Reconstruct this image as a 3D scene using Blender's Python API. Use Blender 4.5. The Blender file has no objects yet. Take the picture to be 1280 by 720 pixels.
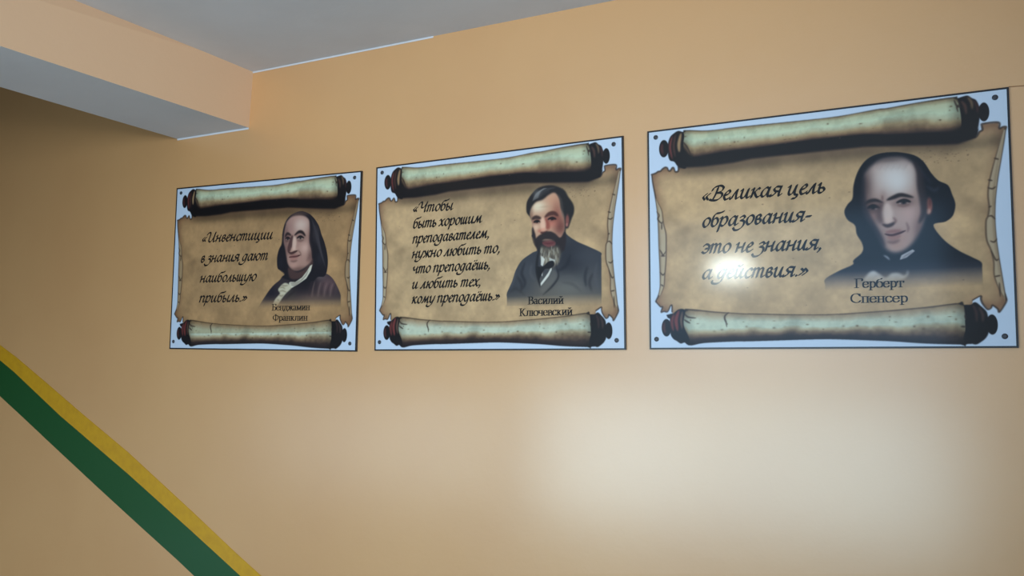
import bpy, bmesh, math
import numpy as np
from mathutils import Vector, Matrix

C = bpy.context.scene.collection
# ---------------------------------------------------------------- camera
# world: the wall with the posters is the plane y = 0, z up, z = 0 at the lower edge of the posters
F_PX = 1012.49
CAM = np.array([1.8330, -2.5013, 0.0062])
RV = np.array([-0.0755, 0.4632, -0.0134])
def rot(r):
    th = np.linalg.norm(r); k = r/th
    K = np.array([[0,-k[2],k[1]],[k[2],0,-k[0]],[-k[1],k[0],0]])
    return np.eye(3)+np.sin(th)*K+(1-np.cos(th))*K@K
MC = rot(RV) @ np.array([[1,0,0],[0,0,-1],[0,1,0.]])          # rows: right, down, forward
cam_d = bpy.data.cameras.new('camera'); cam = bpy.data.objects.new('camera', cam_d); C.objects.link(cam)
cam_d.sensor_width = 36; cam_d.lens = F_PX/1280*36; cam_d.clip_start = .02
R3 = np.stack([MC[0], -MC[1], -MC[2]], 1)
cam.matrix_world = Matrix([list(R3[i])+[CAM[i]] for i in range(3)]+[[0,0,0,1]])
bpy.context.scene.camera = cam
def on_plane(x, y, axis, val):
    """where the sight line of a measured point meets an axis plane"""
    d = MC.T @ np.array([(x-640)/F_PX, (y-360)/F_PX, 1.]); t = (val-CAM[axis])/d[axis]
    return CAM + t*d

# ---------------------------------------------------------------- world, daylight, exposure
sc = bpy.context.scene
sc.view_settings.view_transform = 'Standard'; sc.view_settings.look = 'None'
sc.view_settings.gamma = 1; sc.view_settings.use_curve_mapping = False
sc.view_settings.exposure = -0.45
w = bpy.data.worlds.new('sky'); sc.world = w; w.use_nodes = True
wn = w.node_tree.nodes; wn['Background'].inputs[0].default_value = (.50,.66,1,1); wn['Background'].inputs[1].default_value = .4

def area(name, loc, size, energy, color, rot_, spread=180):
    l = bpy.data.lights.new(name, 'AREA'); l.shape = 'RECTANGLE'; l.size, l.size_y = size
    l.energy = energy; l.color = color; l.spread = math.radians(spread)
    o = bpy.data.objects.new(name, l); C.objects.link(o); o.location = loc; o.rotation_euler = rot_; return o
FRONT_Y = -3.25; FLOOR = -1.62; CEIL = 1.172; UPPER = 3.9
P90 = math.pi/2
# daylight through the stair window behind the photographer: bright snow and facades low, blue sky high
WX0, WX1, WZ0, WZ1 = -.95, 2.15, -1.30, 1.02
area('daylight_low', (1.13, FRONT_Y-.32, -.82), (1.8, 1.05), 27, (.60,.86,1), (P90,0,0), 130)
area('daylight_middle', (-.53, FRONT_Y-.32, -.82), (1.5, 1.05), 42, (.64,.88,1), (P90,0,0), 155)
area('daylight_sky', (.95, FRONT_Y-.32, .50), (2.1, .95), 13, (.30,.62,1), (P90,0,0), 120)
area('low_sun', (.62, FRONT_Y-.28, .60), (.27,.14), 9.5, (.90,1,.95), (P90,0,0), 120)
area('daylight_left', (-2.6, FRONT_Y-.32, -.80), (2.6, .9), 23, (.70,.90,1), (P90-.2,0,0), 100)
area('beam_fill', (3.35, FRONT_Y-.32, .55), (1.3, 1.0), 38, (.80,.93,1), (P90+.1,0,.95), 80)  # added fill lamp, aimed left to brighten the beam and upper wall






# ---------------------------------------------------------------- flat print of the posters
# The three boards carry the same printed scroll; each has its own portrait.
TW, TH = 1200, 840
C3 = [(809.5,164.5),(1260.5,109),(1273,434.5),(812.5,436.5)]
C2 = [(470.8,209.5),(778.5,170),(782,437),(468.5,438.2)]
C1 = [(221.2,235.5),(452,213.7),(445,439.3),(212,436)]

def homog(c):
    # outer corners TL TR BR BL -> unit sheet coordinates (u right, v down)
    A = []; b = []
    for (x, y), (u, v) in zip(c, [(0,0),(1,0),(1,1),(0,1)]):
        A.append([x,y,1,0,0,0,-u*x,-u*y]); b.append(u)
        A.append([0,0,0,x,y,1,-v*x,-v*y]); b.append(v)
    return np.append(np.linalg.solve(np.array(A,float), np.array(b,float)), 1).reshape(3,3)
HM = {1: homog(C1), 2: homog(C2), 3: homog(C3)}

def uv_of(k, pts, org):
    """measured outline points -> sheet units of board k"""
    p = np.array(pts, float)
    x = org[0] + p[:,0]/org[2]; y = org[1] + p[:,1]/org[2]
    q = HM[k] @ np.stack([x, y, np.ones_like(x)])
    return (q[:2]/q[2]).T

def spline(p, closed=True, n=6):
    p = np.asarray(p, float); N = len(p); out = []
    for i in range(N if closed else N-1):
        if closed: a,b,c,d = p[i-1], p[i], p[(i+1)%N], p[(i+2)%N]
        else: a,b,c,d = p[max(i-1,0)], p[i], p[i+1], p[min(i+2,N-1)]
        for t in np.arange(n)/n:
            out.append(.5*((2*b)+(c-a)*t+(2*a-5*b+4*c-d)*t*t+(-a+3*b-3*c+d)*t**3))
    if not closed: out.append(p[-1])
    return np.array(out)

def boxblur(m, s):
    if s < .35: return m
    w = max(1, int(round(s*1.0)))
    for ax in (0, 1):
        for _ in range(3):
            pad = [(0,0),(0,0)]; pad[ax] = (w+1, w)
            c = np.cumsum(np.pad(m, pad, mode='edge'), axis=ax)
            m = (c[2*w+1:] - c[:-2*w-1])/(2*w+1) if ax == 0 else (c[:,2*w+1:] - c[:,:-2*w-1])/(2*w+1)
    return m

class Sheet:
    def __init__(s, img, k): s.a = img; s.k = k
    def pix(s, pts, org):
        q = uv_of(s.k, pts, org) if org is not None else np.array(pts, float)
        return q*[TW, TH]
    def box(s, q, pad):
        x0 = int(max(0, q[:,0].min()-pad)); x1 = int(min(TW, q[:,0].max()+pad+1))
        y0 = int(max(0, q[:,1].min()-pad)); y1 = int(min(TH, q[:,1].max()+pad+1))
        return x0, x1, y0, y1
    def mask(s, q, pad):
        x0,x1,y0,y1 = s.box(q, pad)
        X = np.arange(x0,x1)+.5; m = np.zeros((y1-y0, x1-x0))
        a = q; b = np.roll(q, -1, 0)
        for j in range(y1-y0):
            acc = 0
            for yy in (y0+j+.25, y0+j+.75):
                sel = (a[:,1] <= yy) != (b[:,1] <= yy)
                if not sel.any(): continue
                xs = np.sort(a[sel,0] + (yy-a[sel,1])*(b[sel,0]-a[sel,0])/(b[sel,1]-a[sel,1]))
                for l, r in zip(xs[::2], xs[1::2]):
                    acc = acc + np.clip(np.minimum(X+.5, r)-np.maximum(X-.5, l), 0, 1)
            m[j] = np.clip(acc*.5, 0, 1)
        return m, (x0,x1,y0,y1)
    def put(s, m, bx, col, alpha=1):
        x0,x1,y0,y1 = bx
        c = np.asarray(col, float); c = c/255. if c.ndim == 1 else c
        m = (m*alpha)[...,None]
        s.a[y0:y1,x0:x1] = s.a[y0:y1,x0:x1]*(1-m) + c*m
    def poly(s, pts, col, org, blur=.6, alpha=1, smooth=True, clip=None, fade=None, tex=0):
        q = s.pix(pts, org); q = spline(q) if smooth else q
        m, bx = s.mask(q, blur*3+2)
        if m.size == 0: return
        m = boxblur(m, blur)
        if clip is not None: m = m*clip[bx[2]:bx[3], bx[0]:bx[1]]
        if fade is not None:
            yy = np.arange(bx[2],bx[3])/TH
            m = m*np.clip((fade[1]-yy)/(fade[1]-fade[0]), 0, 1)[:,None]
        if tex: m = m*np.clip(1-tex+tex*2*NZ[bx[2]:bx[3], bx[0]:bx[1]], 0, 1)
        s.put(m, bx, col, alpha)
    def full(s, pts, org, blur=.6, smooth=True):
        q = s.pix(pts, org); q = spline(q) if smooth else q
        m, bx = s.mask(q, blur*3+2); m = boxblur(m, blur)
        f = np.zeros((TH,TW)); f[bx[2]:bx[3], bx[0]:bx[1]] = m
        return f
    def line(s, pts, w, col, org, blur=.6, alpha=1, taper=True, clip=None):
        q = spline(s.pix(pts, org), False, 8)
        x0,x1,y0,y1 = bx = s.box(q, w+blur*3+2)
        if x1 <= x0 or y1 <= y0: return
        X, Y = np.meshgrid(np.arange(x0,x1)+.5, np.arange(y0,y1)+.5)
        m = np.zeros(X.shape); N = len(q)-1
        for i in range(N):
            d = q[i+1]-q[i]; L = d@d + 1e-9
            t = np.clip(((X-q[i,0])*d[0]+(Y-q[i,1])*d[1])/L, 0, 1)
            dist = np.hypot(X-q[i,0]-t*d[0], Y-q[i,1]-t*d[1])
            u = (i+t)/N
            r = w*.5*(np.sqrt(np.clip(np.sin(np.pi*np.clip(u,0.03,.97)),0,1)) if taper else 1)
            m = np.maximum(m, np.clip(r-dist+.5, 0, 1))
        m = boxblur(m, blur)
        if clip is not None: m = m*clip[y0:y1,x0:x1]
        s.put(m, bx, col, alpha)
    def blob(s, c, rx, ry, col, org, alpha=1, hard=1., clip=None):
        p = s.pix([c, (c[0]+rx, c[1]), (c[0], c[1]+ry)], org)
        RX = abs(p[1,0]-p[0,0]); RY = abs(p[2,1]-p[0,1])
        x0,x1,y0,y1 = bx = s.box(np.array([p[0]-[RX*2.5,RY*2.5], p[0]+[RX*2.5,RY*2.5]]), 1)
        if x1 <= x0 or y1 <= y0: return
        X, Y = np.meshgrid(np.arange(x0,x1)+.5, np.arange(y0,y1)+.5)
        d = ((X-p[0,0])/RX)**2 + ((Y-p[0,1])/RY)**2
        m = np.exp(-d) if hard == 1. else 1/(1+np.exp((np.sqrt(d)-1)*hard))
        if clip is not None: m = m*clip[y0:y1,x0:x1]
        s.put(m, bx, col, alpha)

RNG = np.random.RandomState(5)
def noise(cells, octv=4):
    out = np.zeros((TH,TW)); amp = 1; tot = 0
    for o in range(octv):
        n = int(cells*2**o); g = RNG.rand(int(n*.7)+3, n+3)
        x = np.linspace(0, n, TW); y = np.linspace(0, n*.7, TH)
        xi = x.astype(int); yi = y.astype(int); fx = (x-xi); fy = (y-yi)[:,None]
        fx = fx*fx*(3-2*fx); fy = fy*fy*(3-2*fy)
        a = g[yi][:,xi]; b = g[yi][:,xi+1]; c = g[yi+1][:,xi]; d = g[yi+1][:,xi+1]
        out += amp*((a*(1-fx)+b*fx)*(1-fy)+(c*(1-fx)+d*fx)*fy); tot += amp; amp *= .6
    out /= tot
    return np.clip((out-.5)*2+.5, 0, 1)
NZ = noise(14); NF = noise(60, 3)

oA=(805,140,8); oB=(1110,100,8); oC=(805,360,8); oD=(1120,350,8)
oE=(805,200,3.79); oF=(1200,140,2.77); oG=(940,110,6.4); oH=(940,350,6.4)
def cat3(*segs):
    return np.concatenate([uv_of(3, p, o) for o, p in segs])
LEFT_EDGE = [(57,668),(70,640),(78,600),(78,540),(75,470),(72,400),(70,330),(66,260),(55,180),(42,110),(38,74)]
RIGHT_EDGE = [(157,60),(150,110),(140,170),(130,230),(122,300),(120,370),(125,440),(135,510),(145,570),(155,630)]
PARCH = cat3((oA,[(75,628),(95,622),(120,612),(140,598),(165,592),(190,568),(215,555),(235,562),(245,585),(262,590),(285,560),(300,562),(312,595),(330,600),(345,588),(348,540),(380,430)]),
  (oB,[(850,450),(870,575),(890,560),(915,520),(945,500),(940,460),(952,438),(1105,425),(1113,485),(1150,470),(1182,470)]),
  (oF,RIGHT_EDGE), (oD,[(1105,200),(1092,240),(1035,322),(1018,290),(965,252),(955,278),(918,295),(870,240),(852,195),(848,160),(768,203),(765,245),(740,400)]),
  (oC,[(340,400),(300,300),(282,240),(280,175),(265,180),(250,215),(232,240),(200,235),(172,242),(186,190),(165,188),(122,140)]),
  (oE,LEFT_EDGE))
TOP_T = cat3((oA,[(395,205),(425,182),(640,185),(900,155)]),(oG,[(0,300),(400,260),(700,225),(1000,170)]),(oB,[(0,280),(300,225),(650,172),(700,195)]))
TOP_B = cat3((oA,[(400,380),(440,430),(500,455),(640,430),(900,385)]),(oG,[(0,485),(500,415),(900,375)]),(oB,[(0,550),(300,535),(640,520),(740,480)]))
BOT_T = cat3((oC,[(400,240),(450,210),(700,235),(1000,255)]),(oH,[(0,268),(300,275),(600,275),(900,258)]),(oD,[(0,298),(300,270),(500,245),(620,232),(680,250)]))
BOT_B = cat3((oC,[(395,480),(450,572),(600,550),(900,535)]),(oH,[(0,490),(500,475),(700,475),(1000,485)]),(oD,[(0,615),(300,635),(650,645),(700,645)]))
DARK = (18,13,16)

def roller(S, top, bot, ramp, curl=.0):
    outline = np.concatenate([top, bot[::-1]])
    q = spline(outline*[TW,TH], True, 4)
    m, bx = S.mask(q, 4); m = boxblur(m, .8)
    X = (np.arange(bx[0],bx[1])+.5)/TW; Y = ((np.arange(bx[2],bx[3])+.5)/TH)[:,None]
    t = np.interp(X, top[:,0], top[:,1]); b = np.interp(X, bot[:,0], bot[:,1])
    v = np.clip((Y-t)/(b-t), 0, 1)
    nz = NZ[bx[2]:bx[3],bx[0]:bx[1]]; nf = NF[bx[2]:bx[3],bx[0]:bx[1]]
    v2 = np.clip(v + (nz-.5)*.16*np.sin(np.pi*v), 0, 1)
    ks = [r[0] for r in ramp]
    c = np.stack([np.interp(v2, ks, [r[1][i] for r in ramp]) for i in range(3)], -1)/255.
    c = c*(1 - .10*np.clip(nf-.3, 0, 1)[...,None]) * (1-.25*np.clip(nz-.5,0,1)[...,None])
    ex = np.clip((X-top[0,0])/.035, 0, 1)*np.clip((top[-1,0]-X)/.03, 0, 1)
    c = c*(.72+.28*ex)[None,:,None]
    S.put(m, bx, c)

def paint_scroll():
    S = Sheet(np.ones((TH,TW,3))*np.array([.765,.805,.865]), 3)
    pm = S.full(PARCH, None, .5, False)
    Y, X = np.meshgrid((np.arange(TH)+.5)/TH, (np.arange(TW)+.5)/TW, indexing='ij')
    global SCROLL_MASK; SCROLL_MASK = pm.copy()
    e = boxblur(pm, 22)                                             # browned towards the torn edges
    e = np.clip((e-.5)*2.1, 0, 1)[...,None]
    mid = np.array([186,150,110.])/255; rim = np.array([136,100,74.])/255
    col = rim*(1-e) + mid*e
    cen = np.exp(-(((X-.42)/.33)**2+((Y-.55)/.30)**2))[...,None]
    col = col*(1-.22*cen) + np.array([206,180,146.])/255*.22*cen
    col = col*(1 - .16*(NZ[...,None]-.5)) * (1 - .05*(NF[...,None]-.5))
    bandt = np.exp(-((Y-.205)/.03)**2)*np.clip((X-.08)/.05,0,1)    # shade of the top rod, drawn into the print colour
    col = col*(1-.30*bandt[...,None])
    S.a = S.a*(1-pm[...,None]) + col*pm[...,None]
    for c, r in (((.845,.235),.018),((.80,.245),.012),((.93,.47),.03),((.90,.43),.02),((.12,.47),.018)):   # stains
        S.blob(c, r, r*1.2, (120,95,70), None, .35, 1., pm)
    for i in range(60):
        c = (RNG.uniform(.78,.90), RNG.uniform(.20,.27)) if i < 40 else (RNG.uniform(.1,.9), RNG.uniform(.25,.85))
        S.blob(c, RNG.uniform(.001,.003), RNG.uniform(.001,.003), (105,82,62), None, .6, 1., pm)
    # torn rim line
    q = PARCH
    for a, b in ((0,15),(18,28),(28,38),(37,48),(53,62),(62,len(q)-1)):
        S.line(q[a:b+1], 5.5 if a < 20 else 5, (52,38,32), None, .7, .85, False)
    # curled side strips with their cracks
    le = uv_of(3, LEFT_EDGE[1:9], oE); li = uv_of(3, [(60,190),(84,240),(92,300),(104,350),(105,420),(104,480),(99,540),(94,600),(76,645)], oE)
    strip = np.concatenate([le, li])
    S.poly(strip, (182,160,130), None, .8, .9, False, tex=.3)
    S.line(li, 5, (80,60,45), None, 1.2, .75)
    S.line(uv_of(3,[(64,200),(70,300),(74,400),(78,500),(78,600)],oE), 7, (110,86,62), None, 2, .5)
    for p in ([(60,245),(72,262),(66,282),(84,300),(88,290)], [(74,425),(84,440),(90,452),(104,432)], [(80,455),(100,455)],[(76,532),(90,545),(98,535)],[(84,300),(84,330)],[(80,590),(92,598)]):
        S.line(uv_of(3,p,oE), 5, (62,45,35), None, .6, .85)
    re_ = uv_of(3, RIGHT_EDGE+[(157,655)], oF); ri = uv_of(3, [(152,640),(138,618),(126,590),(118,560),(117,520),(108,480),(92,440),(90,380),(97,360),(101,330),(97,290),(100,250),(110,205),(122,160),(135,115),(150,62)], oF)
    S.poly(np.concatenate([re_, ri]), (176,154,126), None, .8, .9, False, tex=.3)
    S.line(ri, 5, (80,60,45), None, 1.2, .8)
    S.line(uv_of(3,[(150,90),(130,180),(118,270),(116,370),(122,450),(135,540),(150,620)],oF), 6, (110,86,62), None, 2, .45)
    for p in ([(96,262),(112,266),(124,258)],[(97,235),(112,238)],[(100,330),(108,326)],[(98,362),(110,360),(122,372)],[(104,446),(118,450),(128,440)],[(108,480),(124,512),(134,508)],[(120,570),(140,566)],[(118,160),(134,164)],[(136,590),(140,640)]):
        S.line(uv_of(3,p,oF), 5, (62,45,35), None, .6, .85)
    # shadow print beneath the top rod
    sh = np.concatenate([TOP_B, cat3((oB,[(760,300),(900,400),(900,500),(868,582),(700,640),(400,652),(0,662)]),(oG,[(900,470),(500,512),(0,565)]),(oA,[(900,505),(600,545),(350,560),(330,500)]))])
    sh2 = np.concatenate([TOP_B, cat3((oB,[(760,300),(890,520),(700,670),(400,690),(0,700)]),(oG,[(500,560),(0,610)]),(oA,[(600,590),(360,600),(345,500)]))])
    S.poly(sh2, (70,50,42), None, 9, .5, False, clip=pm)
    under = np.concatenate([TOP_T+[0,.03], sh[len(TOP_B):]])
    S.poly(under, DARK, None, 3, 1., False)
    for e in (cat3((oB,[(660,190),(760,170),(800,400),(740,600),(660,600)])), cat3((oD,[(660,250),(760,250),(760,640),(660,640)])), cat3((oA,[(370,200),(440,200),(440,440),(370,500)])), cat3((oC,[(380,225),(460,225),(460,560),(380,520)]))):
        S.poly(e, DARK, None, .8, 1, False)
    roller(S, TOP_T, TOP_B, [(0,(60,48,38)),(.05,(150,130,98)),(.16,(186,184,150)),(.38,(196,204,172)),(.55,(184,178,146)),(.68,(172,146,108)),(.84,(128,98,72)),(.94,(70,50,42)),(1,(30,22,24))])
    roller(S, BOT_T, BOT_B, [(0,(60,45,35)),(.05,(160,132,100)),(.15,(176,158,130)),(.30,(194,196,172)),(.48,(196,200,176)),(.60,(178,158,124)),(.72,(120,94,72)),(.84,(58,42,38)),(1,(24,19,24))])
    # stains and nicks on the rolled paper
    for rr in (TOP_T, BOT_T):
        for i in range(26):
            u = RNG.uniform(.12,.88); v = np.interp(u, rr[:,0], rr[:,1]) + RNG.uniform(.02,.095)
            S.blob((u,v), RNG.uniform(.0015,.005), RNG.uniform(.0015,.005), (92,72,52), None, RNG.uniform(.3,.7))
    for p, o in (([(850,245),(812,275),(808,310),(822,345),(828,390)],oC),([(400,315),(430,335),(462,352)],oC),([(400,250),(440,290),(520,300)],oC),
                 ([(690,350),(700,390)],oD),([(650,465),(705,468)],oD),([(690,200),(720,240),(690,270),(700,320)],oB),([(660,200),(690,260),(735,270)],oB),([(390,300),(430,350),(470,430)],oA)):
        S.line(uv_of(3,p,o), 6, (50,36,30), None, .8, .8)
    # turned rod ends
    def ends(o, body, knob, rings, extra=None, warm=1):
        if extra: S.poly(uv_of(3,extra,o), DARK, None, .8, 1, False)
        S.poly(uv_of(3,body,o), DARK, None, .8)
        S.blob(uv_of(3,[knob[:2]],o)[0], *(abs(uv_of(3,[(knob[0]+knob[2],knob[1])],o)[0]-uv_of(3,[knob[:2]],o)[0])[0], abs(uv_of(3,[(knob[0],knob[1]+knob[3])],o)[0]-uv_of(3,[knob[:2]],o)[0])[1]), DARK, None, 1, 45)
        for pts, w, c, al in rings: S.line(uv_of(3,pts,o), w, c, None, 1.6, al)
    red = (118,52,48); tan = (178,140,100)
    ends(oA,[(240,335),(262,255),(300,215),(345,190),(388,205),(402,240),(392,330),(395,430),(420,560),(345,545),(305,500),(262,485),(243,430)],(200,368,48,86),
      [([(285,245),(262,350),(285,470)],9,red,.9),([(318,225),(300,340),(315,450)],8,(100,58,48),.7),([(372,215),(352,320),(356,400)],13,tan,.85),([(185,320),(178,370),(192,425)],12,(92,44,42),.7)])
    ends(oB,[(712,195),(755,165),(800,157),(838,180),(882,202),(910,255),(925,300),(915,400),(892,500),(862,578),(700,600),(735,450),(750,300)],(960,320,54,94),
      [([(735,210),(772,260),(785,340)],10,(110,72,58),.6),([(800,172),(835,220),(845,290)],8,tan,.55),([(860,205),(890,260),(900,330)],7,red,.4)])
    ends(oC,[(262,310),(290,262),(350,213),(410,225),(395,330),(405,400),(450,500),(455,570),(410,545),(370,555),(330,530),(292,505),(266,450)],(226,398,48,86),
      [([(300,265),(280,340),(295,430)],12,red,.85),([(350,225),(322,320),(338,430)],14,(132,58,54),.85),([(385,235),(372,320),(382,410)],9,(160,120,96),.6),([(205,345),(200,400),(215,450)],12,(96,50,46),.7)],
      [(225,272),(292,255),(290,320),(240,300)])
    ends(oD,[(688,255),(740,252),(795,225),(850,262),(905,315),(922,365),(930,400),(932,510),(905,575),(855,618),(800,645),(735,630),(690,645),(680,560),(712,450),(705,330)],(964,447,56,100),
      [([(770,250),(805,320),(812,420)],9,(96,62,56),.5),([(830,270),(868,340),(872,420)],9,(120,84,72),.45)])
    S.poly(uv_of(3,[(870,500),(905,490),(895,545),(862,580)],oB), DARK, None, .8, 1, False)
    return S.a

# outlines of the cut-out portraits (also used for the portrait meshes)
s3=(1020,170,3.2727); k3=(1060,180,4.8); l3=(1025,300,6.095)
s2=(620,220,4); k2=(645,225,7.2); m2=(630,300,7.2)
k1=(335,260,8); m1=(320,330,9)
SIL3 = [(40,585),(95,552),(150,527),(155,508),(190,475),(190,440),(168,402),(160,365),(130,342),(117,310),(130,280),(150,255),(155,200),(175,140),(210,95),(260,72),(330,66),(400,78),(440,105),(470,150),(500,182),(540,202),(557,240),(570,280),(560,325),(530,350),(480,364),(520,422),(580,467),(640,497),(676,517),(679,545),(681,600),(681,638),(681,640),(679,641),(400,641),(42,641),(40,640),(40,638),(40,610)]
HAIR2 = [(96,290),(98,200),(140,128),(200,72),(290,48),(360,56),(430,88),(470,150),(515,220),(522,290),(500,350),(470,432),(450,440)]
COAT2 = [(55,585),(80,530),(100,470),(130,422),(180,385),(208,368),(195,320),(185,290),(320,240),(350,288),(400,325),(460,352),(523,382),(526,400),(527,440),(527,500),(527,646),(527,648),(525,649),(300,649),(57,649),(55,648),(55,646),(55,610)]
HAIR1 = [(100,592),(96,500),(112,420),(142,350),(150,250),(175,150),(220,82),(290,42),(350,32),(420,60),(470,110),(512,180),(535,260),(565,340),(590,440),(600,540),(588,640),(560,686),(500,690),(450,730),(300,740),(150,700),(168,662),(125,620)]
COAT1 = [(15,524),(17,518),(30,495),(60,440),(130,330),(200,240),(270,180),(328,125),(450,200),(690,95),(790,108),(860,160),(915,255),(950,340),(952,400),(952,523),(952,526),(949,527),(500,527),(17,527)]

def lip(S, pts, o, w, col, al=.9, clip=None, bl=1.5): S.line(pts, w, col, o, bl, al, True, clip)

def paint3(a):
    S = Sheet(a, 3); base = a.copy()
    sil = S.full(SIL3, s3, 1.2); S.poly(SIL3, (12,16,26), s3, 1.2)
    skin = [(100,240),(108,175),(155,122),(215,92),(320,84),(385,115),(425,175),(438,260),(455,330),(464,395),(452,460),(425,530),(384,598),(330,640),(275,652),(228,628),(194,565),(160,502),(122,445),(104,400),(96,330)]
    F = S.full(skin, k3, 6)*sil
    S.poly(skin, (172,142,132), k3, 6)
    B = lambda c,rx,ry,col,al: S.blob(c,rx,ry,col,k3,al,1.,F)
    B((270,190),130,95,(206,192,186),.95); B((300,230),70,70,(216,208,204),.7); B((250,85),120,25,(70,58,58),.8)
    B((100,250),45,120,(70,52,52),.85); B((435,200),30,120,(62,48,50),.75); B((120,460),60,100,(72,48,46),.7)
    B((180,590),50,70,(60,40,40),.6); B((430,500),40,110,(96,66,62),.7); B((370,420),60,60,(192,152,142),.6); B((150,430),35,28,(150,108,98),.6)
    B((320,560),60,60,(166,124,112),.5); B((290,610),50,28,(170,130,116),.7); B((210,310),22,30,(150,118,110),.5)
    # eye sockets, brows, eyes
    B((150,378),62,34,(66,44,44),.85); B((335,350),62,28,(92,64,60),.8)
    lip(S,[(98,362),(125,345),(165,338),(208,352)],k3,12,(30,24,28),.9,F); lip(S,[(235,336),(275,320),(320,306),(390,320)],k3,14,(28,22,26),.95,F)
    lip(S,[(118,385),(150,372),(190,384)],k3,12,(22,18,22),.95,F,1.); lip(S,[(292,352),(335,338),(375,347)],k3,11,(22,18,22),.95,F,1.)
    B((152,384),13,9,(14,12,18),1); B((335,352),14,9,(14,12,18),1); B((170,390),9,5,(150,130,124),.7); B((312,356),8,5,(160,140,134),.7); B((357,354),7,4,(150,130,124),.6)
    lip(S,[(296,368),(335,374),(372,362)],k3,5,(110,76,70),.7,F); lip(S,[(122,402),(152,410),(186,402)],k3,5,(100,70,64),.6,F)
    # nose
    lip(S,[(205,360),(200,420),(206,470)],k3,34,(74,50,48),.75,F,5); lip(S,[(232,360),(238,420),(240,462)],k3,32,(206,178,166),.9,F,4); B((240,462),26,20,(204,170,156),.8)
    lip(S,[(208,482),(235,492),(262,484),(280,470)],k3,12,(46,28,30),.9,F,1.6); lip(S,[(272,440),(286,460),(280,476)],k3,8,(110,76,70),.7,F)
    # mouth and chin
    B((270,515),55,12,(150,112,104),.5); lip(S,[(222,540),(262,548),(300,538),(345,520)],k3,9,(56,26,30),.95,F,1.2); lip(S,[(228,530),(270,526),(320,520)],k3,12,(128,78,74),.7,F,2)
    lip(S,[(238,562),(275,564),(315,550)],k3,15,(146,98,90),.7,F,2.5); lip(S,[(235,586),(275,590),(310,576)],k3,11,(84,54,52),.6,F,3); lip(S,[(350,470),(362,505),(356,530)],k3,7,(104,72,68),.6,F,2)
    lip(S,[(205,310),(208,340)],k3,6,(104,74,70),.7,F,1.5)
    # ear, side hair, thin hair over the crown
    S.blob((486,372),20,46,(150,86,74),k3,.95,6.); S.blob((482,404),14,16,(188,146,128),k3,.8,5.); S.blob((492,352),9,22,(80,40,40),k3,.7,5.)
    for i in range(16):
        x = 190+i*12; S.line([(x,92),(x-8,112),(x-26,150+6*(i%3))], 3, (60,50,52), k3, 1.5, .22)
    lip(S,[(400,110),(430,170),(440,260),(452,330),(455,410),(430,470)],k3,24,(34,28,34),.8,None,3)
    lip(S,[(98,200),(90,300),(96,380),(130,460),(180,540),(215,610)],k3,20,(24,22,32),.7,None,4)
    lip(S,[(470,250),(520,280),(545,255)],k3,10,(62,62,74),.5,None,3); lip(S,[(420,130),(470,200),(500,240)],k3,10,(40,40,54),.5,None,3)
    # neckwear
    S.poly([(310,696),(320,668),(388,632),(402,642),(352,682)],(176,170,172),k3,1,1,False); lip(S,[(325,685),(350,668),(390,645)],k3,4,(70,64,72),.8)
    lip(S,[(214,668),(235,680),(250,696)],k3,6,(170,166,170),.9)
    S.poly([(340,315),(368,255),(410,235),(450,258),(500,288),(545,255),(600,253),(640,272),(662,255),(664,230),(674,245),(668,270),(640,296),(590,312),(500,318)],(216,214,212),l3,3,.95)
    S.line([(400,300),(440,270),(500,300)],5,(150,150,156),l3,1.5,.5)
    fade(S, base, sil, s3, 488, 618, (124,114,120))

def fade(S, base, sil, o, y0, y1, mistcol):
    # the cut-out melts into the parchment at its foot (part of the printed design)
    q = S.pix([(300,y0),(300,y1)], o); r = np.clip((np.arange(TH)-q[0,1])/(q[1,1]-q[0,1]), 0, 1)
    r = (r*r*(3-2*r))[:,None,None]; m = sil[...,None]*r
    mist = S.a*.4 + np.array(mistcol)/255*.6
    S.a[:] = S.a*(1-m) + mist*m
    r2 = np.clip((np.arange(TH)-(q[0,1]*.55+q[1,1]*.45))/((q[1,1]-q[0,1])*.6), 0, 1)[:,None,None]
    S.a[:] = S.a*(1-r2) + base*r2

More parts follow.
